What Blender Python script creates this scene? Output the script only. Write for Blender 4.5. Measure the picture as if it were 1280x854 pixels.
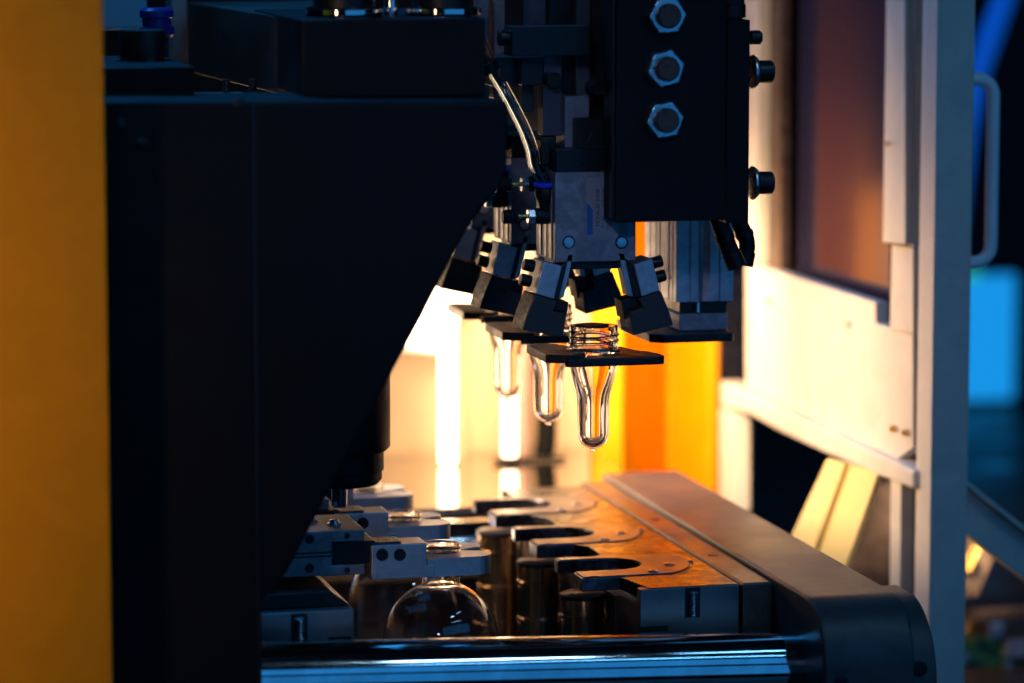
import bpy, bmesh, math, random
from mathutils import Vector, Matrix
random.seed(7)
R = math.radians
S = 0.001                                   # every number below is in millimetres
sc = bpy.context.scene
col = sc.collection
for o in list(bpy.data.objects): bpy.data.objects.remove(o)

# ------------------------------------------------------------------ camera
FPX, IW, IH, YAW, PIT, DIST = 4600., 1280, 854, R(13.9), R(7.4), 2820.
fw = Vector((math.sin(YAW)*math.cos(PIT), math.cos(YAW)*math.cos(PIT), -math.sin(PIT)))
rt = Vector((math.cos(YAW), -math.sin(YAW), 0)); upv = rt.cross(fw)
def ray(x, y): return fw + rt*((x-IW/2)/FPX) - upv*((y-IH/2)/FPX)
CAM = -ray(742, 440)*DIST                   # the front preform's support ring is the origin
def at(x, y, X=None, Y=None, Z=None):       # where a sight line meets a plane of the machine
    r = ray(x, y)
    t = (X-CAM.x)/r.x if X is not None else (Y-CAM.y)/r.y if Y is not None else (Z-CAM.z)/r.z
    return CAM + r*t
cd = bpy.data.cameras.new('camera'); cam = bpy.data.objects.new('camera', cd); col.objects.link(cam)
cam.location = CAM*S; cam.rotation_euler = (R(90)-PIT, 0, -YAW)
cd.sensor_width = 36; cd.lens = FPX/IW*36; cd.clip_start = .05; cd.clip_end = 60
cd.dof.use_dof = True; cd.dof.focus_distance = DIST*S; cd.dof.aperture_fstop = 3.1; cd.dof.aperture_blades = 9
sc.camera = cam

# ------------------------------------------------------------------ light
w = bpy.data.worlds.new('World'); sc.world = w; w.use_nodes = True
w.node_tree.nodes['Background'].inputs[0].default_value = (.12, .35, 1, 1)
w.node_tree.nodes['Background'].inputs[1].default_value = .004
def area(name, loc, tgt, sx, sy, power, color, spread=180):
    l = bpy.data.lights.new(name, 'AREA'); l.shape = 'RECTANGLE'; l.size = sx*S; l.size_y = sy*S
    l.energy = power; l.color = color; l.spread = R(spread)
    o = bpy.data.objects.new(name, l); col.objects.link(o); o.location = Vector(loc)*S
    o.rotation_euler = (Vector(tgt)-Vector(loc)).to_track_quat('-Z', 'Y').to_euler()
    return o
BLUE = (.03, .36, 1.)
WARM = (1., .65, .37)
# hall light in front of and above the machine (cold), work light inside (warm), plus added fills and spots
area('gripper_spot', (-900, -2500, 1000), (-30, 0, 60), 260, 200, .10, (.42, .55, 1), 13)  # narrow unseen spot, added to lift the gripper body alone
area('front_softbox', (1100, -2900, 130), (150, -100, -100), 3600, 1300, 7, BLUE)  # unseen softbox, added to fill the chrome bar's reflection with blue
area('front_softbox', (1100, -2700, 1500), (150, -100, 0), 3600, 900, 6, BLUE)  # second added softbox, split off so a dark streak shows between
area('hall_strip_light', (370, -1100, 1350), (20, -60, -150), 250, 60, 1.3, (.4, .7, 1))
area('hall_strip_light', (620, -1330, 1180), (100, -60, -150), 760, 30, .8, (.12, .5, 1))
area('hall_strip_light', (800, -800, 1480), (150, -60, -150), 400, 40, .7, (.15, .5, 1))
area('back_hall_light', (-500, 700, 1500), (-100, 100, 100), 900, 300, 18, BLUE)
area('warm_inside_light', (-110, 330, 0), (330, 460, -220), 90, 240, 3.1, WARM, 130)
area('warm_inside_light', (105, 520, 90), (262, 770, -130), 120, 90, 1.9, WARM, 95)  # added fill hidden behind the bolted plate, brightens the amber column
area('warm_inside_light', (-160, 735, 20), (60, 200, 60), 200, 200, .4, WARM, 130)  # added area hidden behind the press, brightens wall and guide cylinder side
area('bracket_fill', (640, 430, -330), (480, 560, -230), 60, 60, .14, WARM, 70)  # small unseen lamp, added to warm the bracket beyond the post
area('panel_spot', (-1300, -1700, 100), (-640, -250, 60), 100, 600, .42, (1, .62, .3), 26)  # warm unseen spot, added to light the amber guard panel

vs = sc.view_settings
vs.view_transform = 'Standard'; vs.look = 'None'; vs.exposure = 0; vs.gamma = 1
vs.use_curve_mapping = False
sc.render.engine = 'CYCLES'
sc.cycles.max_bounces = 14; sc.cycles.transmission_bounces = 14; sc.cycles.transparent_max_bounces = 12
sc.cycles.caustics_refractive = True; sc.cycles.sample_clamp_indirect = 6

# ------------------------------------------------------------------ materials
M = {}
def mat(name, base, rough=.5, metal=0., var=.12, scale=40., bump=0., bscale=400., brushed=None, blotch=0., blscale=14., **kw):
    m = bpy.data.materials.new(name); m.use_nodes = True; M[name] = m
    nt = m.node_tree; b = nt.nodes['Principled BSDF']; L = nt.links
    b.inputs['Base Color'].default_value = (*base, 1); b.inputs['Roughness'].default_value = rough
    b.inputs['Metallic'].default_value = metal
    for k, v in kw.items(): b.inputs[k.replace('_', ' ')].default_value = v
    tc = nt.nodes.new('ShaderNodeTexCoord')
    src = tc.outputs['Object']
    if brushed:
        mp = nt.nodes.new('ShaderNodeMapping'); mp.inputs['Scale'].default_value = brushed
        L.new(src, mp.inputs[0]); src = mp.outputs[0]
    if var:
        n = nt.nodes.new('ShaderNodeTexNoise'); n.inputs['Scale'].default_value = scale
        n.inputs['Detail'].default_value = 6; n.inputs['Roughness'].default_value = .65
        L.new(src, n.inputs['Vector'])
        mr = nt.nodes.new('ShaderNodeMapRange'); mr.inputs[1].default_value = .25; mr.inputs[2].default_value = .75
        mr.inputs[3].default_value = max(0.02, rough*(1-var*1.6)); mr.inputs[4].default_value = min(1, rough*(1+var*1.6))
        L.new(n.outputs[0], mr.inputs[0]); L.new(mr.outputs[0], b.inputs['Roughness'])
        mx = nt.nodes.new('ShaderNodeMix'); mx.data_type = 'RGBA'
        mx.inputs['A'].default_value = (*[c*(1-var) for c in base], 1)
        mx.inputs['B'].default_value = (*[min(1, c*(1+var)) for c in base], 1)
        L.new(n.outputs[0], mx.inputs['Factor']); out = mx.outputs['Result']
        if blotch:                           # stains and handling marks: uneven dark patches with soft rims
            n3 = nt.nodes.new('ShaderNodeTexNoise'); n3.inputs['Scale'].default_value = blscale
            n3.inputs['Detail'].default_value = 9; n3.inputs['Roughness'].default_value = .7; n3.inputs['Distortion'].default_value = 1.2
            L.new(tc.outputs['Object'], n3.inputs['Vector'])
            r3 = nt.nodes.new('ShaderNodeMapRange'); r3.inputs[1].default_value = .42; r3.inputs[2].default_value = .62
            r3.inputs[3].default_value = 1-blotch; r3.inputs[4].default_value = 1
            L.new(n3.outputs[0], r3.inputs[0])
            m3 = nt.nodes.new('ShaderNodeMix'); m3.data_type = 'RGBA'; m3.blend_type = 'MULTIPLY'; m3.inputs['Factor'].default_value = 1
            L.new(out, m3.inputs['A']); L.new(r3.outputs[0], m3.inputs['B']); out = m3.outputs['Result']
        L.new(out, b.inputs['Base Color'])
    if bump:
        n2 = nt.nodes.new('ShaderNodeTexNoise'); n2.inputs['Scale'].default_value = bscale; n2.inputs['Detail'].default_value = 3
        L.new(src, n2.inputs['Vector'])
        bp = nt.nodes.new('ShaderNodeBump'); bp.inputs['Strength'].default_value = bump; bp.inputs['Distance'].default_value = .0004
        L.new(n2.outputs[0], bp.inputs['Height']); L.new(bp.outputs[0], b.inputs['Normal'])
    return m
mat('amber', (.79, .305, .0), .5, blotch=.08, blscale=9, var=.08, scale=60, bump=.12, bscale=900, Specular_IOR_Level=.2)
mat('black_paint', (.0035, .004, .006), .55, var=.3, scale=14, bump=.1, bscale=700, Specular_IOR_Level=.16)
mat('black_oxide', (.007, .007, .009), .38, 0, var=.3, scale=60, Specular_IOR_Level=.35)
mat('rubber', (.006, .006, .008), .5, var=.25, scale=120, Specular_IOR_Level=.3)
mat('jaw_black', (.018, .019, .023), .5, .1, var=.35, scale=260, bump=.35, bscale=1400)
mat('aluminium', (.5, .51, .54), .42, .85, blotch=.25, blscale=45, var=.14, scale=30, brushed=(1, 1, 9), bump=.06, bscale=300)
mat('anodised', (.27, .27, .30), .5, .55, blotch=.35, blscale=60, var=.3, scale=420, bump=.08, bscale=900)
mat('steel', (.12, .122, .15), .3, .95, blotch=.75, blscale=26, var=.3, scale=70, bump=.04, bscale=200)
mat('ground_steel', (.22, .21, .21), .36, .9, var=.25, scale=26, bump=.05, bscale=300)
mat('anodised_dark', (.07, .07, .09), .5, .5, var=.3, scale=60, bump=.1, bscale=700)
mat('zinc', (.55, .58, .62), .28, 1., var=.2, scale=120)
mat('rust_bolt', (.075, .05, .042), .5, .5, var=.6, scale=260, bump=.8, bscale=420)
mat('chrome', (.78, .79, .81), .075, 1., blotch=.15, blscale=20, var=.3, scale=30)
mat('mirror_table', (.62, .58, .52), .10, 1., var=.2, scale=6)
mat('warm_steel', (.62, .44, .27), .2, 1., var=.25, scale=40)  # core column steel, warm reflection put into the base colour
mat('hose_black', (.004, .004, .004), .7, var=0, Specular_IOR_Level=.08)
mat('pale_blue', (.20, .55, .85), .5, var=.06, scale=10)
mat('brass', (.65, .42, .12), .3, 1., var=.15, scale=100)
mat('cream', (.70, .66, .58), .42, blotch=.12, blscale=16, var=.05, scale=40, bump=.08, bscale=900)
mat('handle_white', (.84, .87, .9), .3, var=.05, scale=30)
mat('wall_cream', (.5, .37, .23), .55, var=.07, scale=5)
mat('cover_grey', (.085, .074, .072), .42, blotch=.4, blscale=12, var=.14, scale=11, bump=.12, bscale=900)
mat('dark_steel', (.05, .042, .038), .42, .5, var=.3, scale=12)
mat('brown_steel', (.18, .13, .11), .36, .6, blotch=.5, blscale=30, var=.25, scale=9)
mat('blue_plastic', (.015, .05, .75), .35, var=.1, scale=60)
mat('coupling_blue', (.008, .03, .30), .35, var=.2, scale=60)
mat('label_grey', (.24, .24, .28), .5, var=.1, scale=80)
mat('label_blue', (.01, .10, .30), .45, var=.08, scale=80)
mat('ink', (.008, .008, .012), .5, var=0)
mat('pane', (.02, .018, .04), .13, var=.12, scale=7, IOR=1.26)
mat('screen', (.02, .02, .02), .3, var=0)
mat('pcb', (.01, .10, .05), .4, var=.3, scale=60)
mat('sleeve', (.80, .62, .22), .5, var=.06, scale=20)
mat('pipe_brown', (.25, .16, .13), .4, var=.1, scale=20)
def clear(name, color, ior, rough):
    m = mat(name, color, rough, var=0)
    b = m.node_tree.nodes['Principled BSDF']; b.inputs['Transmission Weight'].default_value = 1; b.inputs['IOR'].default_value = ior
    return m
clear('pet', (.97, .965, .96), 1.56, 0.0)
clear('pet_thin', (.97, .96, .96), 1.5, .02)
clear('tube_clear', (.72, .82, .88), 1.45, .06)
def emit(name, color, strength):
    m = bpy.data.materials.new(name); m.use_nodes = True; M[name] = m
    b = m.node_tree.nodes['Principled BSDF']; b.inputs['Base Color'].default_value = (*color, 1)
    b.inputs['Emission Color'].default_value = (*color, 1); b.inputs['Emission Strength'].default_value = strength
emit('lamp_glow', (1, .72, .45), 7.5)
emit('screen_blue', (.01, .33, .82), .85)
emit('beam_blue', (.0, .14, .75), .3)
emit('led_green', (.05, .8, .3), .5)

# ------------------------------------------------------------------ mesh helpers (mm)
class MB:
    def __init__(s): s.v = []; s.f = []; s.sm = []
    def add(s, vs_, fs, smooth=False):
        n = len(s.v); s.v += [tuple(p) for p in vs_]
        for f in fs: s.f.append([i+n for i in f]); s.sm.append(smooth)
        return s
    def box(s, x0, x1, y0, y1, z0, z1, rot=None, piv=None):
        x0, x1 = sorted((x0, x1)); y0, y1 = sorted((y0, y1)); z0, z1 = sorted((z0, z1))
        p = [Vector(q) for q in ((x0,y0,z0),(x1,y0,z0),(x1,y1,z0),(x0,y1,z0),(x0,y0,z1),(x1,y0,z1),(x1,y1,z1),(x0,y1,z1))]
        if rot: piv = Vector(piv); p = [rot @ (q-piv) + piv for q in p]
        return s.add(p, [(0,3,2,1),(4,5,6,7),(0,1,5,4),(1,2,6,5),(2,3,7,6),(3,0,4,7)])
    def prism(s, poly, a0, a1, axis='y', rot=None, piv=None):
        """poly: list of (u,v); axis y: (x,z) · axis x: (y,z) · axis z: (x,y)"""
        area_ = sum(poly[i][0]*poly[(i+1) % len(poly)][1]-poly[(i+1) % len(poly)][0]*poly[i][1] for i in range(len(poly)))
        if area_ < 0: poly = poly[::-1]
        def mk(u, v, a): return Vector((u, a, v)) if axis == 'y' else Vector((a, u, v)) if axis == 'x' else Vector((u, v, a))
        n = len(poly); p = [mk(u, v, a0) for u, v in poly]+[mk(u, v, a1) for u, v in poly]
        if rot: piv = Vector(piv); p = [rot @ (q-piv) + piv for q in p]
        lo = list(range(n)); hi = list(range(n, 2*n))
        fs = [lo, hi[::-1]]+[(i, i+n, (i+1) % n+n, (i+1) % n) for i in range(n)]
        if axis == 'y': pass
        else: fs = [f[::-1] for f in map(list, fs)]
        return s.add(p, fs)
    def lathe(s, prof, c, axis='z', n=40, smooth=True, close=False):
        """prof: list of (r, h); c: origin"""
        c = Vector(c); vs_ = []; fs = []; m = len(prof)
        for r, h in prof:
            for k in range(n):
                a = 2*math.pi*k/n; u, v = r*math.cos(a), r*math.sin(a)
                vs_.append(c + (Vector((u, v, h)) if axis == 'z' else Vector((h, u, v)) if axis == 'x' else Vector((v, h, u))))
        for i in range(m-1 if not close else m):
            for k in range(n):
                j = (i+1) % m; k2 = (k+1) % n
                fs.append((i*n+k, i*n+k2, j*n+k2, j*n+k))
        if not close:
            fs += [list(range(n))[::-1], list(range((m-1)*n, m*n))]
        return s.add(vs_, fs, smooth)
    def cyl(s, c, r, h, axis='z', n=28, ch=0):
        pr = [(r-ch, 0), (r, ch), (r, h-ch), (r-ch, h)] if ch else [(r, 0), (r, h)]
        return s.lathe(pr, c, axis, n)
    def hexa(s, c, r, h, axis='y', rot=0):
        pts = [(r*math.cos(R(60*k)+rot), r*math.sin(R(60*k)+rot)) for k in range(6)]
        c = Vector(c)
        if axis == 'y': return s.prism([(c.x+u, c.z+v) for u, v in pts], c.y, c.y+h, 'y')
        if axis == 'x': return s.prism([(c.y+u, c.z+v) for u, v in pts], c.x, c.x+h, 'x')
        return s.prism([(c.x+u, c.y+v) for u, v in pts], c.z, c.z+h, 'z')
    def tube(s, pts, r, n=16, inner=None, caps=True):
        pts = [Vector(p) for p in pts]; rings = []
        t0 = (pts[1]-pts[0]).normalized(); nrm = t0.orthogonal().normalized()
        def sweep(rad):
            nonlocal nrm
            out = []; nr = nrm.copy()
            for i, p in enumerate(pts):
                t = (pts[min(i+1, len(pts)-1)]-pts[max(i-1, 0)]).normalized()
                nr = (nr - t*nr.dot(t)).normalized(); bi = t.cross(nr)
                q = rad[i] if isinstance(rad, (list, tuple)) else rad
                out.append([p + nr*math.cos(2*math.pi*k/n)*q + bi*math.sin(2*math.pi*k/n)*q for k in range(n)])
            return out
        o = sweep(r); m = len(pts); vs_ = [v for rg in o for v in rg]
        fs = [(i*n+k, i*n+(k+1) % n, (i+1)*n+(k+1) % n, (i+1)*n+k) for i in range(m-1) for k in range(n)]
        if inner:
            q = sweep(inner); b = len(vs_); vs_ += [v for rg in q for v in rg]
            fs += [(b+i*n+k, b+(i+1)*n+k, b+(i+1)*n+(k+1) % n, b+i*n+(k+1) % n) for i in range(m-1) for k in range(n)]
            fs += [(k, b+k, b+(k+1) % n, (k+1) % n) for k in range(n)]
            e = (m-1)*n; fs += [(e+k, e+(k+1) % n, b+e+(k+1) % n, b+e+k) for k in range(n)]
        elif caps: fs += [list(range(n))[::-1], list(range((m-1)*n, m*n))]
        return s.add(vs_, fs, True)
    def build(s, name, material, parent=None, bevel=0, seg=2):
        me = bpy.data.meshes.new(name)
        org = Vector(parent['_o']) if parent is not None and '_o' in parent.keys() else Vector((0, 0, 0))
        me.from_pydata([((Vector(p)-org)*S)[:] for p in s.v], [], s.f)
        for p, q in zip(me.polygons, s.sm): p.use_smooth = q
        me.materials.append(M[material] if isinstance(material, str) else material)
        bm = bmesh.new(); bm.from_mesh(me); bmesh.ops.recalc_face_normals(bm, faces=bm.faces)
        for e in bm.edges:
            if len(e.link_faces) == 2 and e.calc_face_angle() > R(32): e.smooth = False
        bm.to_mesh(me); bm.free()
        o = bpy.data.objects.new(name, me); col.objects.link(o); o.parent = parent
        if bevel:
            b = o.modifiers.new('bevel', 'BEVEL'); b.width = bevel*S; b.segments = seg; b.limit_method = 'ANGLE'; b.angle_limit = R(40)
        o['_o'] = org[:]
        return o
def tag(o, label=None, cat=None, group=None, kind=None):
    for k, v in (('label', label), ('category', cat), ('group', group), ('kind', kind)):
        if v: o[k] = v
    return o
def thing(name, loc, label, cat, group=None):
    o = bpy.data.objects.new(name, None); col.objects.link(o); o.location = Vector(loc)*S; o['_o'] = tuple(loc)
    o.empty_display_size = .02
    return tag(o, label, cat, group)
def copy_tree(o, parent=None):
    c = o.copy(); col.objects.link(c); c.parent = parent
    for ch in list(o.children): copy_tree(ch, c)
    return c
def struct(o): o['kind'] = 'structure'; return o
def pbox(mb, x0, y0, x1, y1, Y, D):         # box whose front face fills a picture rectangle at depth Y
    a = at((x0+x1)/2, y0, Y=Y); b = at((x0+x1)/2, y1, Y=Y); l = at(x0, (y0+y1)/2, Y=Y); r = at(x1, (y0+y1)/2, Y=Y)
    return mb.box(l.x, r.x, Y, Y+D, b.z, a.z)
def pxz(pts, Y): return [(at(x, y, Y=Y).x, at(x, y, Y=Y).z) for x, y in pts]
def yz(pts, X): return [(at(x, y, X=X).y, at(x, y, X=X).z) for x, y in pts]
def arc(cx, cy, r, a0, a1, n): return [(cx+r*math.cos(R(a0+(a1-a0)*i/n)), cy+r*math.sin(R(a0+(a1-a0)*i/n))) for i in range(n+1)]
def text(body, size, material, parent, loc, rot, name='lettering'):
    cu = bpy.data.curves.new(name, 'FONT'); cu.body = body; cu.size = size*S; cu.align_x = 'LEFT'; cu.extrude = .00004; cu.space_character = .95
    t = bpy.data.objects.new(name, cu); col.objects.link(t)
    bpy.context.view_layer.update()
    me = bpy.data.meshes.new_from_object(t.evaluated_get(bpy.context.evaluated_depsgraph_get()))
    bpy.data.objects.remove(t); o = bpy.data.objects.new(name, me); col.objects.link(o)
    me.materials.clear(); me.materials.append(M[material]); o.parent = parent
    o.location = (Vector(loc)-Vector(parent['_o']))*S; o.rotation_euler = rot; o['_o'] = parent['_o']
    return o
PITCH = 138.
ORD = ['front', 'middle', 'rear']

# ================================================================== setting
ZT = -171.                                   # top of the moulds
struct(MB().box(-900, 1500, -700, 2400, -420, -400).build('machine_bed', 'dark_steel'))
wb = MB().box(-700, 203, 760, 790, -399, 60)
struct(wb.build('back_wall', 'wall_cream', bevel=1))
tag(MB().box(-700, 196, 690, 800, 62, 700).build('upper_housing', 'black_paint', None, 2), 'dark machine housing above the bright back wall', 'housing')

struct(pbox(MB(), 571, 200, 584, 581, 745, 14).build('shade_rib', 'wall_cream', None, 3))  # rib added so its side gives a brown vertical shade
# polished table behind the rear tie bar
t = thing('polished_table', (60, 580, -200), 'mirror polished steel table reflecting the upright lamp tubes at the back', 'table')
MB().box(-500, 204, 462, 752, -212, -200).build('table_top', 'mirror_table', t, 1.2)
MB().box(-500, 204, 466, 476, -398, -212.5).build('apron', 'brown_steel', t)

# ------------------------------------------------------------------ amber parts
g = MB().box(-760, at(135, 430, Y=-250).x, -250, -205, -395, 620)
tag(g.build('guard_panel', 'amber', None, 2), 'wide matt amber guard panel in the left foreground', 'panel')

t = thing('sheet_column', (330, 900, -399), 'amber yellow folded sheet column with a deep orange face, right of the lamps', 'column')
y0 = 770
a0 = at(738, 500, Y=770).x; a1 = at(776, 500, Y=754).x; a2 = at(832, 500, Y=862).x; a3 = at(899, 500, Y=775).x
MB().prism([(a0, 770), (a1, 754), (a1+2, 754), (a2, 862), (a2+8, 862), (a3-12, 775), (a3, 775), (a3, 960), (a0, 960)], -399, 700, 'z').build('folded_sheet', 'amber', t, 3, 3)

# ------------------------------------------------------------------ work lamp at the back: two glowing tubes
def lamp_tube(px, label, r, top, Yl, clamp):
    p = at(px, 580, Y=Yl); t = thing('lamp_tube', (p.x, Yl, -200), label, 'lamp', 'upright lamp tubes at the back')
    q = at(px, top, Y=Yl)
    MB().lathe([(r*.6, 0), (r, 3), (r, q.z+200-3), (r*.6, q.z+200)], (p.x, Yl, -199), 'z', 24).build('glass_tube', 'lamp_glow', t)
    if clamp:
        MB().lathe([(r+1, 0), (r+2.5, 1), (r+2.5, 6), (r+1, 7)], (p.x, Yl, -200), 'z', 24).build('socket_ring', 'black_oxide', t)
        MB().box(p.x-r-9, p.x+55, Yl-3, Yl+3, -199, -195).build('clamp_bar', 'black_oxide', t, .8)
    return t
lamp_tube(560, 'glowing white lamp tube nearest the black press', 8.2, 395, 690, False)
lamp_tube(637, 'glowing white lamp tube beside the dark bent hose', 7.0, 380, 690, True)

# lamp head: glowing reflector box above the left tube
t = thing('work_lamp', (at(540, 390, Y=690).x, 690, at(540, 390, Y=690).z), 'blazing white lamp head glimpsed under the black press arm', 'lamp')
c = t['_o']
def P2(pts, Y): return pxz(pts, Y)
MB().prism(P2([(505, 432), (530, 395), (545, 345), (556, 335), (562, 362), (585, 370), (590, 380), (570, 388), (566, 425), (545, 438)], 690), 675, 715).build('diffuser', 'lamp_glow', t, 3)
MB().prism(P2([(500, 440), (546, 330), (600, 330), (600, 374), (592, 384), (572, 394), (572, 430), (545, 444)], 716), 716, 745).build('housing', 'cream', t, 3)

# dark bent hose and brown pipe next to the lamp
p = at(655, 610, Y=705); q = at(655, 420, Y=705)
tag(MB().lathe([(6.5, 0), (6.5, q.z-p.z+30)], (p.x, 705, -199), 'z', 20).build('upright_pipe', 'pipe_brown'), 'thin brown upright pipe beside the right lamp tube', 'pipe')
hp = [at(x, y, Y=700) for x, y in ((676, 400), (678, 440), (681, 480), (684, 520), (683, 550), (680, 575))]
hp = [Vector((v.x, 700, max(v.z, -196))) for v in hp]
t = thing('bent_hose', hp[-1], 'black bent hose hanging behind the second preform', 'hose')
MB().tube(hp, 9.5, 18).build('hose', 'hose_black', t)
for i in range(1, 12):
    k = i/12*(len(hp)-1); a = int(k); v = hp[a].lerp(hp[a+1], k-a)
    MB().lathe([(9.4, -1.6), (10.4, -1), (10.4, 1), (9.4, 1.6)], v, 'z', 16).build('rib', 'hose_black', t)

# ================================================================== right-hand guard: side frame with window
XW = 330.
t = thing('side_guard_frame', (XW, 360, -399), 'cream guard frame with window along the right side, teal on its front edge', 'frame')
def slab(name, pts, X, D, m='cream', bv=1.2, par=None):
    return MB().prism(yz(pts, X), X, X+D, 'x').build(name, m, par or t, bv)
FY = 138.
zt_, zb = 700, -399
MB().box(XW-1, XW+30, FY, FY+26, zb, zt_).build('post', 'cream', t, 1.5)
slab('sill_panel', [(938, 329), (1094, 378), (1094, 404), (1141, 417), (1141, 560), (1120, 575), (932, 483), (932, 329)], XW, 12)
slab('lower_rail', [(900, 476), (1141, 588), (1141, 612), (1085, 590), (1030, 566), (992, 548), (972, 538), (936, 517), (900, 510)], XW-9, 22, bv=3)
slab('far_leg', [(899, 511), (918, 519), (918, 640), (899, 640)], XW-9, 16)
slab('far_stile', [(921, -60), (949, -60), (946, 331), (921, 324)], XW-3, 14)
slab('far_stile_return', [(948, -60), (977, -60), (975, 341), (946, 331)], XW+8, 10, 'brown_steel')  # recess of the cream stile, its shade put into a brown material
slab('near_stile', [(1108, -60), (1131, -60), (1131, 306), (1103, 303)], XW-6, 14)
slab('near_stile_lower', [(1114, 305), (1141, 310), (1141, 418), (1112, 412)], XW-2, 12)
slab('near_stile_web', [(1131.5, -60), (1143, -60), (1141, 309), (1131.5, 306)], XW+1, 10)
MB().box(XW-3, XW+9, FY+.4, FY+36, zb, zt_).build('stile_edge', 'cream', t, 1)
slab('groove_back', [(1139, -60), (1158, -60), (1152, 420), (1139, 420)], XW+10, 6, 'dark_steel', 0)
for a, b in ((1113, 1126),):
    slab('lower_bar', [(a, 585), (b, 592), (b-2, 790), (a-2, 790)], XW-4, 12)
slab('groove_back', [(1125, 590), (1146, 590), (1141, 790), (1122, 790)], XW+9, 6, 'dark_steel', 0)
pn = slab('window_pane', [(974, -70), (1112, -70), (1112, 396), (974, 343)], XW+26, 6, 'pane', 0)
pn['label'] = 'smoky dark pane mirroring the amber column'
for x, y, r in ((963, 376, 4), (1062, 405, 4), (1121, 180, 3.2)):
    v = at(x, y, X=XW-.5); MB().lathe([(r, -3.5 if x != 1121 else -9), (r*.7, -4 if x != 1121 else -10)], (XW, v.y, v.z), 'x', 14).build('screw', 'brass' if x == 1121 else 'zinc', t)
# raised stamped marks on the panel and the two tiny bolts
for x, y in ((1120, 536), (1135, 541)):
    v = at(x, y, X=XW-.5); MB().lathe([(3, 0), (3, -5), (2, -6)], (XW, v.y, v.z), 'x', 12).build('screw', 'brass', t)
# handle on the post
hz0, hz1 = at(1205, 100, Y=FY).z, at(1205, 330, Y=FY).z
xp = XW+30; ho = at(1246, 200, Y=FY).x
pth = [Vector((xp-3, FY+10, hz0))]+[Vector((ho-14+14*math.sin(R(a)), FY+10, hz0-14+14*math.cos(R(a)))) for a in range(0, 91, 15)] + \
      [Vector((ho-14+14*math.cos(R(a)), FY+10, hz1+14-14*math.sin(R(a)))) for a in range(0, 91, 15)]+[Vector((xp-3, FY+10, hz1))]
MB().tube(pth, 5.6, 18).build('pull_handle', 'handle_white', t)

# things seen through the lower opening of that frame
p0, p1 = at(1062, 560, Y=620), at(985, 720, Y=520)
t = thing('slanted_chute', at(1010, 690, Y=310), 'pale yellow ribbed chute slanting down inside the lower opening', 'chute')
def chute_panel(name, quad, y0_, y1_, th):
    a_, b_, c_, d_ = quad                    # top left, top right, bottom right, bottom left
    f = [at(*a_, Y=y0_), at(*b_, Y=y1_), at(*c_, Y=y1_), at(*d_, Y=y0_)]
    nrm = (f[1]-f[0]).cross(f[3]-f[0]).normalized()
    if nrm.y < 0: nrm = -nrm
    g = [p+nrm*th for p in f]
    MB().add(f+g, [(0, 1, 2, 3), (7, 6, 5, 4), (0, 4, 5, 1), (1, 5, 6, 2), (2, 6, 7, 3), (3, 7, 4, 0)]).build(name, 'sleeve', t, 1.5)
chute_panel('side_panel', ((1034, 572), (1056, 578), (1008, 712), (976, 696)), 332, 300, 6)
chute_panel('side_panel', ((1060, 579), (1098, 590), (1048, 734), (1012, 714)), 304, 255, 6)
chute_panel('seam_strip', ((1055, 577), (1062, 579), (1014, 716), (1007, 712)), 312, 302, 4)
tag(MB().prism(pxz([(1040, 612), (1125, 600), (1125, 740), (1020, 740)], 700), 700, 712).build('backing_plate', 'brown_steel', None, 1), 'brown metal plate behind the pale slanted chute', 'plate')
tag(MB().prism(pxz([(921, 505), (940, 515), (940, 640), (921, 640)], 980), 980, 1000).build('inner_strip', 'brown_steel'), 'narrow olive metal strip inside the lower opening', 'strip')
tag(MB().box(at(906, 440, Y=1010).x-10, at(934, 440, Y=1010).x, 1010, 1020, -200, -60).build('corner_plate', 'brown_steel'), 'olive brown corner plate right of the amber column', 'plate')

# ------------------------------------------------------------------ beyond the post, out of focus
t = thing('brace_strut', at(1200, 640, Y=185), 'slanting teal strut right of the cream post', 'strut')
a = at(1180, 616, Y=185); b = at(1420, 806, Y=185)
dv = (b-a).normalized(); nv = Vector((dv.z, 0, -dv.x)).normalized()
MB().prism([(a.x+nv.x*s_, a.z+nv.z*s_) for s_ in (-17, 17)]+[(b.x+nv.x*s_, b.z+nv.z*s_) for s_ in (17, -17)], 172, 196).build('bar', 'cream', t, 1.5)
MB().prism([(a.x+nv.x*s_, a.z+nv.z*s_) for s_ in (-18, -14)]+[(b.x+nv.x*s_, b.z+nv.z*s_) for s_ in (-14, -18)], 160, 171.5).build('top_lip', 'cream', t, .8)
t = thing('monitor', at(1240, 500, Y=2200), 'blurred bright blue screen behind the pull handle', 'monitor')
pbox(MB(), 1195, 345, 1268, 500, 2200, 12).build('screen', 'screen_blue', t)
pbox(MB(), 1180, 338, 1274, 506, 2214, 40).build('casing', 'black_paint', t, 4)
pbox(MB(), 1203, 338, 1224, 348, 2190, 8).build('status_light', 'led_green', t)
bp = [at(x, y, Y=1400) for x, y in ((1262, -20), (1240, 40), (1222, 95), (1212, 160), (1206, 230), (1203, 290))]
tag(MB().tube(bp, [13, 14, 13, 10, 7, 4], 18).build('lit_tube', 'beam_blue'), 'blurred blue-lit tube slanting behind the pull handle', 'light')  # blue light falling on the tube is put in as emission
t = thing('geared_bracket', at(1210, 750, Y=520), 'warm lit metal bracket with bright pin under the teal strut', 'bracket')
for nm, pts, Y, m in (('plate', [(1185, 655), (1205, 652), (1245, 690), (1222, 745), (1185, 752)], 560, 'brown_steel'),):
    MB().prism(pxz(pts, Y), Y, Y+14).build(nm, m, t, 1)
MB().tube([at(1222, 682, Y=548), at(1207, 712, Y=548)], 4.5, 14).build('pin', 'brass', t)
MB().tube([at(1202, 722, Y=548), at(1196, 735, Y=548)], 4, 14).build('pin', 'zinc', t)
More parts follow.
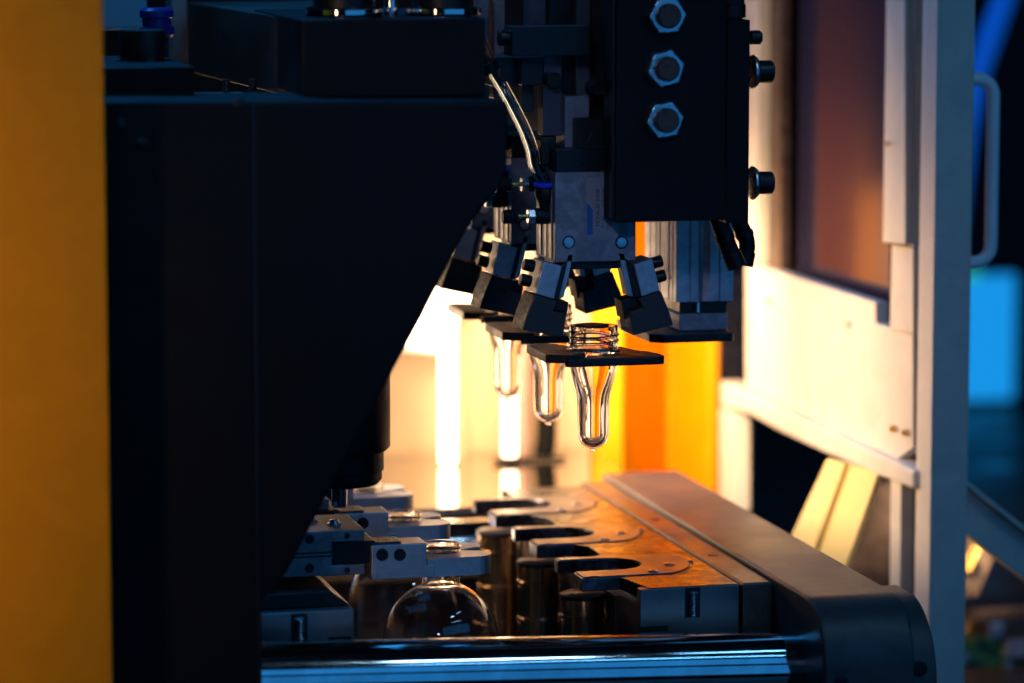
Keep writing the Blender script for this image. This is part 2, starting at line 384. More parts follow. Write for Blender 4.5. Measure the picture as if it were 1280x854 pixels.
pbox(MB(), 1212, 705, 1228, 724, 552, 8).build('slot_block', 'black_oxide', t, .6)
t = thing('wiring_box', at(1230, 850, Y=560), 'dark box with a green circuit board in the lower right corner', 'box')
MB().prism(pxz([(1185, 752), (1300, 820), (1300, 900), (1185, 900)], 600), 600, 640).build('back_plate', 'brown_steel', t)
MB().prism(pxz([(1192, 790), (1290, 806), (1290, 880), (1192, 880)], 585), 585, 590).build('circuit_board', 'pcb', t)
for x, y, m in ((1215, 800, 'brass'), (1260, 832, 'zinc'), (1272, 842, 'rust_bolt'), (1268, 852, 'led_green'), (1206, 822, 'zinc')):
    v = at(x, y, Y=578); MB().box(v.x-4, v.x+4, 574, 584, v.z-4, v.z+4).build('connector', m, t, .8)
for x0_, y0_, x1_, y1_, m in ((1212, 758, 1300, 776, 'brown_steel'), (1236, 778, 1256, 800, 'zinc'), (1258, 800, 1285, 822, 'aluminium'), (1200, 836, 1222, 852, 'dark_steel')):
    pbox(MB(), x0_, y0_, x1_, y1_, 570, 12).build('module', m, t, 1)
MB().tube([at(1222, 762, Y=590), at(1206, 795, Y=590)], 2.6, 10).build('lead', 'brass', t)

# ================================================================== moulds
def mould_outline(x0, gap, xr, mirror=1):
    """comb outline in the XY plane: three neck prongs with a U slot each, gaps between them"""
    pts = [(xr, -74), (28, -74)]
    for i in range(3):
        c = 23+140*i
        pts += [(gap+2, c-62 if i else -74), (gap-8, c-50), (x0, c-50), (x0, c-24)]
        pts += arc(20, c, 24, -90, 90, 12)
        pts += [(x0, c+24), (x0, c+34), (gap-8, c+34)]
        if i < 2: pts += [(gap+2, c+44)]
        else: pts += [(gap, c+40), (gap, 384)]
    pts += [(xr, 384)]
    out = []
    for p in pts:
        if not out or (abs(p[0]-out[-1][0])+abs(p[1]-out[-1][1])) > .01: out.append(p)
    return out
t = thing('right_mould_half', (60, 150, -240), 'brushed steel mould half with three neck slots, right of the bottles', 'mould')
mo = [(94, -74), (20, -74), (16, -66)]
ol = mould_outline(-16, 22, 94)
ol = [(94, -74)] + [p for p in ol[2:]]
MB().prism(ol, ZT-10, ZT, 'z').build('top_plate', 'steel', t, .7)
MB().box(16.6, 94.6, -75.2, -66, -236.5, ZT-.6).build('front_plate', 'ground_steel', t, .6)
blk = [(94, -74), (18, -74), (18, -62)]
MB().box(17, 94.5, -73.4, 384, -236, ZT-10.2).build('body', 'ground_steel', t, .8)
pbox(MB(), 800, 783, 835, 790, -75.5, 3).build('foot_notch', 'black_oxide', t)
for i in range(3):
    c = 23+140*i
    # round neck insert, slightly proud, cut by the slot
    rr = 55; cx = 27
    a_ = math.degrees(math.asin(24.6/rr))
    circ = [p for p in arc(cx, c, rr, -126, 126, 44) if p[0] >= -14 and c-49 <= p[1] <= c+33.5]
    prof = [(-14, c-24.6)]+arc(20, c, 24.6, -90, 90, 14)+[(-14, c+24.6), (-14, c+33.5)]
    up_ = sorted([p for p in circ], key=lambda p: -math.atan2(p[1]-c, p[0]-cx))
    prof += up_ + [(-14, c-49)]
    d = MB().prism(prof, ZT+.05, ZT+.9, 'z').build('neck_insert', 'ground_steel', t, .25)
    d = MB()
    for k in range(40):
        pass
    ring = [p for p in arc(cx, c, rr+.6, -62, 62, 40)]
    v = [(x, y, ZT+.25) for x, y in ring]+[(cx+(x-cx)*1.028, c+(y-c)*1.028, ZT+.25) for x, y in ring]
    n_ = len(ring)
    MB().add(v, [(k, k+n_, k+n_+1, k+1) for k in range(n_-1)]).build('insert_groove', 'black_oxide', t)
    for sx, sy in ((64, -14), (44, -38)):
        s_ = MB().lathe([(4.4, 0), (4.4, .5), (3.9, .8), (2.2, .8)], (sx, c+sy, ZT+.92), 'z', 22).build('screw', 'zinc', t)
        MB().lathe([(2.1, 0), (2.0, .1)], (sx, c+sy, ZT+1.75), 'z', 12).build('socket', 'black_oxide', s_)
    MB().lathe([(3, 0), (3, .8), (2, 1.2)], (cx+rr+1.5, c-4, ZT+.3), 'z', 14).build('dowel', 'zinc', t)
# bolt lying in the open groove of the front face
bx_ = at(866, 745, Y=-76).x
MB().box(bx_-6, bx_+6, -75.4, -75.25, ZT-24, ZT-1).build('bolt_groove', 'black_oxide', t)
def stud(par, x, z0, n=9, Y=-77):
    b = MB().lathe([(3.2, 0), (3.2, n*2.2)], (x, Y, z0), 'z', 16).build('stud', 'zinc', par)
    for k in range(n): MB().lathe([(3.1, -.5), (4.2, 0), (3.1, .5)], (x, Y, z0+1.2+k*2.2), 'z', 16).build('thread', 'zinc', b)
    return b
stud(t, bx_, ZT-23)
# strip and grey cover to the right of the mould
tag(MB().box(97, 121, -76, 400, -236, ZT+.5).build('clamp_strip', 'brown_steel', None, 1.6), 'narrow brown steel strip between the mould and its grey cover', 'strip')
st = bpy.data.objects['clamp_strip']
for yy in (40, 205):
    MB().lathe([(4.5, 0), (4.3, .3)], (109, yy, ZT+.6), 'z', 18).build('hole', 'black_oxide', st)
t = thing('mould_cover', (165, 100, -290), 'long dark grey cover with rounded front nose beside the mould', 'cover')
def nose(r, y_front, z_top, z_bot, y_back, n=36):
    return [(y_back, z_top)]+[(y_front+r-r*math.sin(R(90*i/n)), z_top-r+r*math.cos(R(90*i/n))) for i in range(n+1)]+[(y_front, z_bot), (y_back, z_bot)]
MB().prism(nose(46, -196, ZT+4, -360, 420), 122, 192, 'x').build('shell', 'cover_grey', t, 2.2, 3)
MB().prism(nose(60, -186, ZT-2, -360, -96), 192.3, 214, 'x').build('end_cap', 'cover_grey', t, 2)
MB().box(192.3, 200, -95, 150, -360, ZT-30).build('side_skirt', 'cover_grey', t, 1)
v = at(1150, 836, Y=-187)
MB().lathe([(5.5, 0), (5.5, -2.2), (4, -2.4)], (v.x, -186, v.z), 'y', 20).build('plug', 'black_oxide', t)
hx = at(1052, 853, Y=-197)
MB().lathe([(5, 0), (5, -1), (4, -1.2)], (hx.x, -196, hx.z), 'y', 20).build('plug', 'black_oxide', t)

# left mould half
t = thing('left_mould_half', (-240, 150, -240), 'dark steel mould half with threaded stud, under the left neck clamps', 'mould')
xl1 = at(443, 770, Y=-75).x; xl0 = xl1-120
MB().box(xl0, xl1, -75, 384, -236, ZT-5).build('body', 'ground_steel', t, 1)
MB().prism([(xl0, ZT-4.8), (xl1, ZT-4.8), (xl1-14, ZT+6), (xl0, ZT+6)], -60, 384).build('top_plate', 'black_oxide', t, .6)
sx = at(374, 745, Y=-76).x
MB().box(sx-6, sx+6, -75.8, -74.4, ZT-30, ZT-6).build('bolt_groove', 'black_oxide', t)
stud(t, sx, ZT-28, 9, -78)
pbox(MB(), 410, 796, 440, 806, -76, 2).build('foot_notch', 'black_oxide', t)

# stepped core columns below the slots
cols = []
for i in range(3):
    c = 23+140*i
    lab = ['stepped polished steel core column under the nearest mould slot', 'stepped polished steel core column under the middle mould slot', 'stepped polished steel core column under the farthest mould slot'][i]
    t = thing('core_column', (-2, c, -399), lab, 'column', 'core columns under the mould')
    pr = [(24, 0), (24, 96)]
    z = 96
    for k in range(4):
        pr += [(22.2, z), (22.2, z+2.2), (24.2, z+2.4), (24.2, z+4.6), (22.6, z+5), (22.6, z+30)]; z += 30
    pr = [p for p in pr if p[1] < z-12] + [(22.6, z-12), (18, z-9)]
    pr = [(r_*.74, h) for r_, h in pr]
    MB().lathe(pr, (-2, c, -399), 'z', 36).build('shaft', 'warm_steel', t)
    MB().lathe([(18, 0), (18, 3), (16, 4)], (-2, c, -399+z-12.6), 'z', 36).build('dark_cap', 'black_oxide', t)  # black disc added to keep the slot interior dark
    MB().lathe([(30, 0), (30, 14), (28, 16)], (-2, c, -399), 'z', 36).build('flange', 'steel', t)
    MB().box(16, 24, c-30, c+30, -390, ZT-18).build('support_web', 'brass' if False else 'brown_steel', t, 1)

# tie bars
def tie_bar(Yb, r, xa, xb, zc, lab, tilt=0.):
    t = thing('tie_bar', (xa, Yb, zc), lab, 'bar', 'chrome tie bars')
    L_ = xb-xa
    MB().lathe([(r-1.5, 0), (r, 1.5), (r, L_-2), (r-2, L_)], (xa, Yb, zc), 'x', 72).build('rod', 'chrome', t)
    MB().lathe([(r+5, 0), (r+6, 1), (r+6, 13), (r+5, 14)], (xb+.3, Yb, zc), 'x', 48).build('collar', 'black_oxide', t)
    t.rotation_euler.y = R(tilt)
    return t
zc = at(700, 797, Y=-128).z-27
tie_bar(-128, 27, -330, at(1000, 830, Y=-128).x, zc+9.2, 'thick shiny chrome bar across the bottom, reflecting blue light', 1.8)
tie_bar(430, 27, -420, 92, -232, 'blurred far chrome bar with a blue streak behind the bottles')

# ================================================================== bottles and neck clamps on the left
XB = at(551, 720, Y=0).x
def bottle_profile():
    o = [(14.2, 26), (14.2, 14), (15.4, 13), (15.4, 11), (14.2, 10), (14.2, 4), (17.5, 3.4), (17.5, 1.4), (14.4, .6), (14.2, -5), *[(45*math.sin(R(k)), -7-45*(math.cos(R(21))-math.cos(R(k)))*1.08) for k in range(20, 91, 5)], (45, -58), (45, -120), (42, -128), (30, -131), (0.5, -129)]
    inn = [(.5, -127.6), (29.5, -129.4), (41, -127), (44.3, -119.5), (44.3, -58), *[(44.3*math.sin(R(k)), -7.7-44.3*(math.cos(R(21))-math.cos(R(k)))*1.08) for k in range(90, 19, -5)], (12.6, -5), (12.4, 26)]
    return o, inn
bot0 = None
BZ = at(551, 722, Y=0).z+1
for i in range(3):
    lab = ['nearest clear blown bottle with domed shoulder hanging from its clamp', 'middle clear bottle, half hidden behind the nearest dome', 'farthest clear bottle, a blurred neck left of the lamp tube'][i]
    if i == 0:
        b = thing('clear_bottle', (XB, 0, BZ), lab, 'bottle', 'blown clear bottles'); bot0 = b
        o_, n_ = bottle_profile()
        MB().lathe(o_+n_, (XB, 0, BZ), 'z', 64, close=True).build('body', 'pet_thin', b)
        for k in range(3):
            MB().lathe([(14.1, -.7), (15.6, -.2), (15.6, .2), (14.1, .7)], (XB, 0, BZ+16+k*3.4), 'z', 48).build('neck_thread', 'pet_thin', b)
    else:
        b = copy_tree(bot0); b.location = Vector((XB, PITCH*i, BZ))*S; b['label'] = lab; b['_o'] = (XB, PITCH*i, BZ)
# lower hidden neck clamp: slide body, finger block, rounded jaw
def neck_clamp(lab):
    t = thing('neck_clamp', (XB-60, 0, BZ), lab, 'clamp', 'neck clamps for the bottles')
    Yf = -32
    q = lambda x, y: at(x, y, Y=Yf)
    x0, x1 = q(362, 690).x-30, q(456, 690).x
    zt, zb_ = q(410, 664).z, q(410, 720).z
    zm1, zm2 = q(440, 677).z, q(440, 706).z
    b = MB(); b.box(x0, x1, Yf, Yf+70, zm1, zt); b.box(x0, q(415, 690).x, Yf, Yf+70, zm2, zm1); b.box(x0, x1, Yf, Yf+70, zb_, zm2)
    MB().prism([(x0, zb_), (x1, zb_), (x1, zm2), (q(415, 690).x, zm2), (q(415, 690).x, zm1), (x1, zm1), (x1, zt), (x0, zt)], Yf, Yf+70).build('slide_body', 'anodised', t, .8)
    MB().box(q(415.5, 690).x, q(470, 690).x, Yf+3, Yf+64, zm2+.6, zm1-.6).build('slider', 'black_oxide', t, .8)
    for yy in (691.5, 696):
        zz = q(390, yy).z; MB().box(x0+1, q(414, 690).x, Yf-.25, Yf-.05, zz-.7, zz+.7).build('groove', 'black_oxide', t)
    fx0, fx1, fz1, fz0 = q(463, 700).x, q(533, 700).x, q(500, 680).z, q(500, 723).z
    f = MB().prism([(fx0+.4, fz0), (q(543, 700).x, fz0), (q(543, 700).x, q(540, 706).z), (fx1, q(540, 706).z), (fx1, fz1), (fx0+.4, fz1)], Yf-2, Yf+26).build('finger_block', 'aluminium', t, .7)
    MB().box(fx0+3, fx0+24, Yf+2, Yf+24, fz1, fz1+1.6).build('shim', 'steel', t, .3)
    for x_, y_, r_ in ((477, 693, 5), (499, 693, 5)):
        v = q(x_, y_); MB().lathe([(r_*.95, 0), (r_*.95, -.5), (r_*.65, -.55)], (v.x, Yf-2.02, v.z), 'y', 22).build('bolt_hole', 'black_oxide', f)
    for x_, y_, r_ in ((387, 674, 3.6), (434, 670, 2.3), (387, 710, 3.6), (434, 713, 2.3)):
        v = q(x_, y_); MB().lathe([(r_, 0), (r_, -.3), (r_*.6, -.35)], (v.x, Yf-.02, v.z), 'y', 20).build('bolt_hole', 'black_oxide', t)
    for x_, yy in ((x1-32, 12), (x1-18, -8), (x1-50, 16)):
        MB().lathe([(5.4, 0), (5.4, 1), (3.6, 1.2), (3.4, 3.4), (2.4, 3.8)], (x_, Yf+35+yy, zt), 'z', 18).build('cap_screw', 'zinc', t)
    # jaw plate round the neck
    jz1, jz0 = q(570, 700).z+1.5, q(570, 722).z+1
    pts = [(fx1-10, Yf+24), (fx1+1, Yf), (XB+20, Yf+2)]+arc(XB+22, -17, 13, -80, 60, 9)+[(XB+15, -1)]+arc(XB, 0, 15, -4, -176, 14)+[(XB-20, -1), (fx1-10, Yf+24)]
    MB().prism(pts, jz0, jz1, 'z').build('jaw', 'aluminium', t, .8)
    pts = [(fx1-10, 40), (fx1-10, 25), (XB-18, 1)]+arc(XB, 0, 15, 176, 4, 14)+[(XB+16, 1)]+arc(XB+22, 17, 13, -40, 80, 9)+[(XB, 38)]
    MB().prism(pts, jz0, jz1, 'z').build('jaw', 'aluminium', t, .8)
    return t
nc = neck_clamp('nearest aluminium neck clamp with two bolt holes, holding the domed bottle')
for i, lab in ((1, 'middle aluminium neck clamp, just behind the one with two bolt holes'), (2, 'farthest aluminium neck clamp, blurred against the bright table')):
    k = copy_tree(nc); k.location = Vector((XB-60, PITCH*i, BZ))*S; k['label'] = lab

# ================================================================== black press on the left
t = thing('press_frame', (-340, -110, -399), 'massive black press frame with a slanting underside on the left', 'press')
Yp = -165
poly = [(100, 900), (328, 900), (328, 750), (336, 744), (346, 741), (424, 592), (488, 471), (525, 400), (553, 347), (582, 292), (605, 258), (622, 240), (635, 212), (635, 127), (100, 127)]
MB().prism(pxz(poly, Yp), Yp, Yp+110).build('cast_plate', 'black_paint', t, 3, 3)
for x_, yy in ((150, 155), (178, 178), (300, 130)):
    v = at(x_, yy, Y=Yp); MB().lathe([(4, 0), (4, -1.2), (3, -1.5)], (v.x, Yp, v.z), 'y', 16).build('bolt_head', 'black_oxide', t)
v0, v1 = at(323, 860, Y=Yp), at(323, 130, Y=Yp)
MB().box(v0.x-1.2, v0.x+1.2, Yp-1.5, Yp, v0.z-50, v1.z).build('cover_seam', 'black_oxide', t)
cz = at(424, 562, Y=20)
cl = MB().lathe([(36, 0), (39, 3), (39, 190), (36, 192)], (cz.x, 20, cz.z), 'z', 48).build('cylinder', 'black_paint', t)
cz2 = at(424, 604, Y=20)
MB().lathe([(29, 0), (32.5, 4), (32.5, 10), (34, 11), (34, cz.z-cz2.z-.2)], (cz.x, 20, cz2.z), 'z', 48).build('cylinder_lip', 'black_paint', t)
cz3 = at(424, 634, Y=20)
MB().lathe([(4.6, 0), (6, 1.6), (6, cz2.z-cz3.z)], (cz.x, 20, cz3.z), 'z', 28).build('piston_rod', 'chrome', t)

# blocks on top of the press
t = thing('valve_block', at(490, 120, Y=-100), 'wide black block with chrome rimmed discs, on the press arm', 'block')
pbox(MB(), 378, 24, 607, 121, -100, 200).build('block', 'black_paint', t, 1.2)
zt = at(490, 24, Y=-100).z
for x_ in (425, 548):
    v = at(x_, 16, Y=-20)
    d = MB().lathe([(27, 0), (29, 1.4), (29, 5), (26, 6.5)], (v.x, -35, zt+.1), 'z', 48).build('disc', 'chrome', t)
    MB().lathe([(23, 0), (23, 60)], (v.x, -35, zt+6.7), 'z', 40).build('drum', 'black_oxide', d)
v = at(485, 10, Y=-20); MB().cyl((v.x, -30, zt), 5, 70, n=20).build('rod', 'chrome', t)
t = thing('brown_side_block', at(300, 100, Y=60), 'long dark brown block receding behind the valve block', 'block')
a, b = at(236, 12, Y=240), at(377, 24, Y=-60)
MB().prism([(at(236, 60, Y=300).x, 300), (at(376, 60, Y=-70).x, -70), (at(376, 60, Y=-70).x+90, -60), (at(236, 60, Y=300).x+120, 310)], at(300, 112, Y=60).z, at(300, 17, Y=60).z, 'z').build('block', 'dark_steel', t, 1.5)
v = at(278, 122, Y=-20)
MB().box(at(245, 122, Y=-40).x, at(330, 122, Y=-40).x, -90, 60, v.z-10, v.z-1).build('ledge', 'aluminium', t, .6)
for x_ in (283, 316):
    v2 = at(x_, 110, Y=20); MB().cyl((v2.x, 20, v.z-1), 3, 12, n=14).build('pin', 'rust_bolt', t)
t = thing('left_base_block', at(190, 120, Y=-60), 'low black block on the press, left under the dark knob', 'block')
pbox(MB(), 100, 84, 243, 124, -90, 160).build('block', 'black_paint', t, 1.5)
t = thing('knob', at(178, 84, Y=60), 'black round knob on a metal disc beside the amber panel', 'knob')
v = at(178, 82, Y=0)
MB().lathe([(22, 0), (23, 1), (23, 4), (21, 5)], (v.x, 0, v.z), 'z', 36).build('base_disc', 'chrome', t)
MB().lathe([(16, 0), (17.5, 2), (17.5, 18), (16, 21)], (v.x, 0, v.z+5.2), 'z', 36).build('grip', 'rubber', t)
t = thing('blue_coupling', at(200, 40, Y=120), 'blue round pipe coupling behind the black knob', 'coupling')
v = at(196, 46, Y=110)
MB().lathe([(12, 0), (13.5, 2), (13.5, 7), (11, 8), (11, 14), (13, 15), (13, 20), (11, 22)], (v.x, 110, v.z), 'z', 32).build('collar', 'coupling_blue', t)
MB().cyl((v.x, 110, v.z-60), 9, 60, n=24).build('stem', 'zinc', t)
tag(pbox(MB(), 100, -60, 184, 38, 220, 60).build('light_box', 'pale_blue', None, 3), 'pale blue lit box in the top corner beside the amber panel', 'box')
t = thing('rear_post', at(230, 60, Y=320), 'slim metal post left of the long brown block', 'post')
pbox(MB(), 214, -60, 234, 84, 330, 30).build('profile', 'aluminium', t, 1)

# upper-left silver posts behind the arm
for x0_, x1_, lab in ((596, 612, 'left one of two blurred metal posts beside the valve block'), (617, 631, 'right one of two blurred metal posts beside the valve block')):
    pbox(MB(), x0_, -60, x1_, 124, 120, 30)
    tag(pbox(MB(), x0_, -60, x1_, 124, 120, 26).build('rear_metal_post', 'aluminium', None, 1), lab, 'post', 'posts behind the press')

# ================================================================== gripper station
def gripper(lab):
    t = thing('air_gripper', (0, 0, 70), lab, 'gripper', 'air grippers above the preforms')
    Yf = -30
    q = lambda x, y: at(x, y, Y=Yf)
    x0, x1, z1, z0 = q(694, 270).x, q(795, 270).x, q(745, 215).z, q(745, 327).z
    body = MB().box(x0, x1, Yf, Yf+58, z0, z1).build('body', 'anodised', t, .6)
    for yy in (Yf+9, Yf+24, Yf+41):
        MB().box(x0-.8, x0-.1, yy, yy+6, z0+2, z1-14).build('side_rib', 'aluminium', body, .3)
    MB().box(x0-.3, x0-.05, Yf+15.5, Yf+23.5, z0+1, z1-14).build('sensor_slot', 'black_oxide', body)
    for px, py in ((711, 303), (777, 303)):
        v = q(px, py)
        s_ = MB().lathe([(4.1, 0), (4.1, -.6), (3.7, -.9), (.3, -1.1)], (v.x, Yf, v.z), 'y', 24).build('pin', 'zinc', body)
        MB().lathe([(5.1, 0), (5.1, -.15), (4.4, -.16)], (v.x, Yf-.03, v.z), 'y', 24).build('pin_seat', 'black_oxide', body)
    # name plate with its printing, read from below upwards
    l0, l1, lz1, lz0 = q(733, 260).x, q(757, 260).x, q(745, 222).z, q(745, 294).z
    pl = MB().box(l0, l1, Yf-.25, Yf-.02, lz0, lz1).build('name_plate', 'label_grey', body)
    st_ = MB().prism([(l0+.3, lz0+.4), (q(741, 260).x, lz0+.4), (q(741, 260).x, q(741, 262).z), (l0+.3, q(733, 254).z)], Yf-.4, Yf-.27).build('blue_stripe', 'label_blue', body)
    for body_t, x_, sz in (('MCHA-20 XA08', 749.2, 4.3), ('421117', 754.6, 3.3), ):
        text(body_t, sz, 'ink', body, (q(x_, 285).x, Yf-.42, q(750, 283 if sz > 4 else 286).z), (R(90), R(-90), 0))
    text('0.15~0.7MPa', 2.8, 'ink', body, (q(755.6, 260).x, Yf-.42, q(752, 258).z), (R(90), R(-90), 0))
    MB().box(x0+1, q(770, 200).x, Yf+2, Yf+56, z1+.1, q(745, 186).z).build('adapter', 'black_oxide', t, .8)
    MB().box(q(684, 200).x, x0+.8, Yf+18, Yf+40, z1+5, q(745, 176).z).build('adapter_lug', 'black_oxide', t, .8)
    # finger carriers on the underside
    MB().box(x0+4, x1-4, Yf+10, Yf+50, z0-7, z0-.1).build('guide_block', 'black_oxide', t, .8)
    for sgn in (-1, 1):
        cx = q(745, 330).x
        # geometry drawn for the left finger, mirrored for the right one
        def mx(x): return x if sgn < 0 else 2*cx-x
        def poly(pts): return [(mx(q(x, y).x), q(x, y).z) for x, y in pts]
        fy = Yf-6
        bl = MB().prism(poly([(677, 326), (700, 332), (690, 373), (667, 366)]), fy, fy+30).build('finger_upper', 'aluminium', t, .6)
        MB().prism(poly([(700.6, 332), (709, 325), (697, 374), (690.6, 373)]), fy+3, fy+27).build('finger_plate', 'black_oxide', bl, .5)
        MB().prism(poly([(709.5, 318), (717, 318), (705, 372), (697.5, 374)]), fy+6, fy+20).build('lever', 'brass' if False else 'aluminium', bl, .5)
        jw = MB().prism(poly([(666, 367.3), (690, 374.3), (694, 376), (688, 388), (705, 391), (701, 421), (650, 411), (656, 392)]), fy-1, fy+33).build('jaw', 'jaw_black', t, .8)
        MB().prism(poly([(688.8, 387), (694, 375), (712, 378), (708, 402), (706, 402), (706, 390)]), fy+8, fy+30).build('jaw_pad', 'rubber', jw, .8)
        for (bx1, by1) in ((671, 335), (667, 353.5)):
            a_ = q(bx1, by1); ang = R(14.5)*(-sgn)
            m_ = MB(); L_ = 8.5
            pr = [(4.3, 0), (4.6, .5), (4.6, L_-.8), (4.0, L_)]
            m_.lathe(pr, (0, 0, 0), 'x', 20)
            rot = Matrix.Rotation(ang if sgn < 0 else ang, 3, 'Y')
            m_.v = [tuple(rot @ Vector((p[0]*sgn, p[1], p[2])) + Vector((mx(a_.x), fy+15, a_.z))) for p in m_.v]
            m_.build('clamp_bolt', 'black_oxide', bl)
    # split neck plates
    zt_, zb_ = 0., -6.2
    lft = [(-43, -20), (-28, -27), (-19, -27)]+arc(0, 0, 18.6, 236, 124, 12)+[(-19, 38), (-34, 46), (-43, 40)]
    MB().prism([(x, y) for x, y in lft], zb_+1.5, zt_+2, 'z').build('neck_plate', 'black_oxide', t, .7)
    rgt = [(-32, -34), (-30, -38), (40, -38)]+arc(41, -32, 6, -90, 0, 5)+[(47, -22), (42, -6), (34, 4), (30, 26), (12, 30)]+arc(0, 0, 18.6, 60, -120, 18)+[(-16, -33)]
    MB().prism(rgt, zb_, zt_, 'z').build('neck_plate', 'black_oxide', t, .9)
    return t
g0 = gripper('nearest air gripper, printed name plate on its grey body')
for i, lab in ((1, 'middle air gripper, its fingers just left of the printed one'), (2, 'rearmost air gripper, dark and blurred at the press edge')):
    k = copy_tree(g0); k.location = Vector((0, PITCH*i, 70))*S; k['label'] = lab

# preforms
def sm2(p, n=4):
    out = []
    for i in range(len(p)-1):
        q = [Vector((*p[max(0, min(len(p)-1, k))], 0)) for k in (i-1, i, i+1, i+2)]
        m1 = (q[2]-q[0])*.5; m2 = (q[3]-q[1])*.5; d = (q[2]-q[1]).length
        for m in (m1, m2):
            if m.length > d: m.length = d
        for k in range(n):
            u = k/n; v = (2*u**3-3*u*u+1)*q[1]+(u**3-2*u*u+u)*m1+(-2*u**3+3*u*u)*q[2]+(u**3-u*u)*m2
            out.append((max(.1, v.x), v.y))
    return out+[p[-1]]
pre0 = None
for i in range(3):
    lab = ['nearest clear plastic preform, sharp, with threaded neck above the plate', 'middle clear plastic preform, slightly blurred', 'rearmost clear plastic preform, blurred in front of the lamp tube'][i]
    if i == 0:
        t = thing('preform', (0, 0, 0), lab, 'preform', 'clear preforms hanging from the grippers'); pre0 = t
        o_ = [(18.2, 20.5), (18.5, 19.5), (18.5, 1.5), (18.5, 0), (18.7, -7), (18.3, -11), (17.3, -16), (15.2, -24), (13.3, -31), (12.6, -36), (12.5, -42), (12.3, -63)]
        o_ += [(12.3*math.cos(R(k)), -63-12.3*math.sin(R(k))*.98) for k in range(12, 79, 11)]+[(2.4, -75.1), (2.2, -77), (.2, -77.2)]
        n_ = [(.2, -71.2)]+[(8.4*math.sin(R(k)), -63-8.2*math.cos(R(k))) for k in range(15, 91, 15)]+[(8.6, -42), (9., -36), (10, -31), (12.4, -24), (14.8, -16), (15.9, -10), (16.2, 20.5)]
        o_ = o_[:4]+sm2(o_[3:])[1:]; n_ = sm2(n_)
        MB().lathe(o_+n_, (0, 0, 0), 'z', 72, close=True).build('body', 'pet', t)
        th = MB(); N = 150; turns = 2.6
        for k in range(N+1):
            a = 2*math.pi*turns*k/N; z = 5+11.5*k/N; e = min(1, min(k, N-k)/8)
            for dr, dz in ((-.3, -1.2), (1.5*e, -.35), (1.5*e, .35), (-.3, 1.2)):
                r = 18.1+dr; th.v.append((r*math.cos(a), r*math.sin(a), z+dz))
        for k in range(N):
            for j in range(3): th.f.append([k*4+j, k*4+j+1, k*4+4+j+1, k*4+4+j]); th.sm.append(True)
            th.f.append([k*4+3, k*4, k*4+4, k*4+7]); th.sm.append(False)
        th.build('neck_thread', 'pet', t)
        MB().lathe([(18.1, -.6), (20.6, -.3), (20.6, 1.3), (18.1, 1.8)], (0, 0, .9), 'z', 64).build('support_ring', 'pet', t)
    else:
        t = copy_tree(pre0); t.location = Vector((0, PITCH*i, 0))*S; t['label'] = lab

# speed controllers and air tubes
def controller(lab, px, py, Yc, hi, grp='speed controllers on the grippers'):
    v = at(px, py, Y=Yc)                    # centre of the horizontal body
    t = thing('speed_controller', v, lab, 'valve', grp)
    X0, Z0 = v.x, v.z
    MB().lathe([(5.2, -8), (6.2, -7), (6.2, 8), (5.2, 9)], (X0, Yc, Z0), 'x', 24).build('valve_body', 'rubber', t)
    MB().lathe([(3, 9), (3, 13)], (X0, Yc, Z0), 'x', 16).build('inlet', 'zinc', t)
    MB().hexa((X0-13.5, Yc, Z0), 6, 5.4, 'x').build('hex_collar', 'zinc', t, .4)
    MB().lathe([(1.7, -22), (1.7, -13)], (X0, Yc, Z0), 'x', 14).build('needle', 'brass', t)
    kn = MB().lathe([(4.2, -33), (5, -32), (5, -24.5), (5.6, -24), (5.6, -22), (4.6, -21.5)], (X0, Yc, Z0), 'x', 24).build('knob', 'rubber', t)
    for k in range(16):
        a = 2*math.pi*k/16
        MB().box(X0-32, X0-24.6, Yc+5*math.cos(a)-.35, Yc+5*math.cos(a)+.35, Z0+5*math.sin(a)-.35, Z0+5*math.sin(a)+.35).build('knurl', 'rubber', kn)
    pt = MB().lathe([(5, 4), (6, 10), (8.6, 15), (8.8, 18), (8.8, hi), (8, hi+1)], (X0+1, Yc, Z0), 'z', 28).build('push_port', 'rubber', t)
    MB().lathe([(4.3, hi+1.2), (9.2, hi+1.2), (9.6, hi+2), (9.6, hi+3.6), (8.4, hi+4.6), (4.3, hi+4.6)], (X0+1, Yc, Z0), 'z', 28, close=True).build('release_ring', 'blue_plastic', t)
    return t
s0 = controller('nearest lower speed controller, blue ring around the clear tube', 681, 270, -12, 21)
s1 = controller('nearest upper speed controller, blue ring just above the other', 673, 230, 4, 22)
for i, (a_, b_) in ((1, ('middle lower speed controller with blue ring at the press edge', 'middle upper speed controller, mostly hidden by the press arm')), ):
    for s_, lab in ((s0, a_),):
        k = copy_tree(s_); k.location = s_.location + Vector((0, PITCH*i*S, 0)); k['label'] = lab
v = s0['_o']
ap = [at(x, y, Y=Y_) for x, y, Y_ in ((596, 40, 20), (606, 64, 10), (616, 88, 0), (630, 112, -8), (645, 140, -12), (657, 165, -14), (665, 188, -13), (669, 208, -12))]
ap = [Vector((p.x, p.y, p.z)) for p in ap] + [Vector((v[0]+1, -12, v[2]+24))]
def smooth(pts, n=6):
    out = []
    for i in range(len(pts)-1):
        p0, p1, p2, p3 = pts[max(i-1, 0)], pts[i], pts[i+1], pts[min(i+2, len(pts)-1)]
        for k in range(n):
            u = k/n; out.append(.5*((2*p1)+(p2-p0)*u+(2*p0-5*p1+4*p2-p3)*u*u+(3*p1-p0-3*p2+p3)*u**3))
    return out+[pts[-1]]
t = thing('air_tube', ap[-1], 'clear bluish air tube curving down into the blue ringed valve', 'tube')
MB().tube(smooth(ap), 5, 20, inner=3.1).build('tube', 'tube_clear', t)
ci = at(613, 86, Y=0)
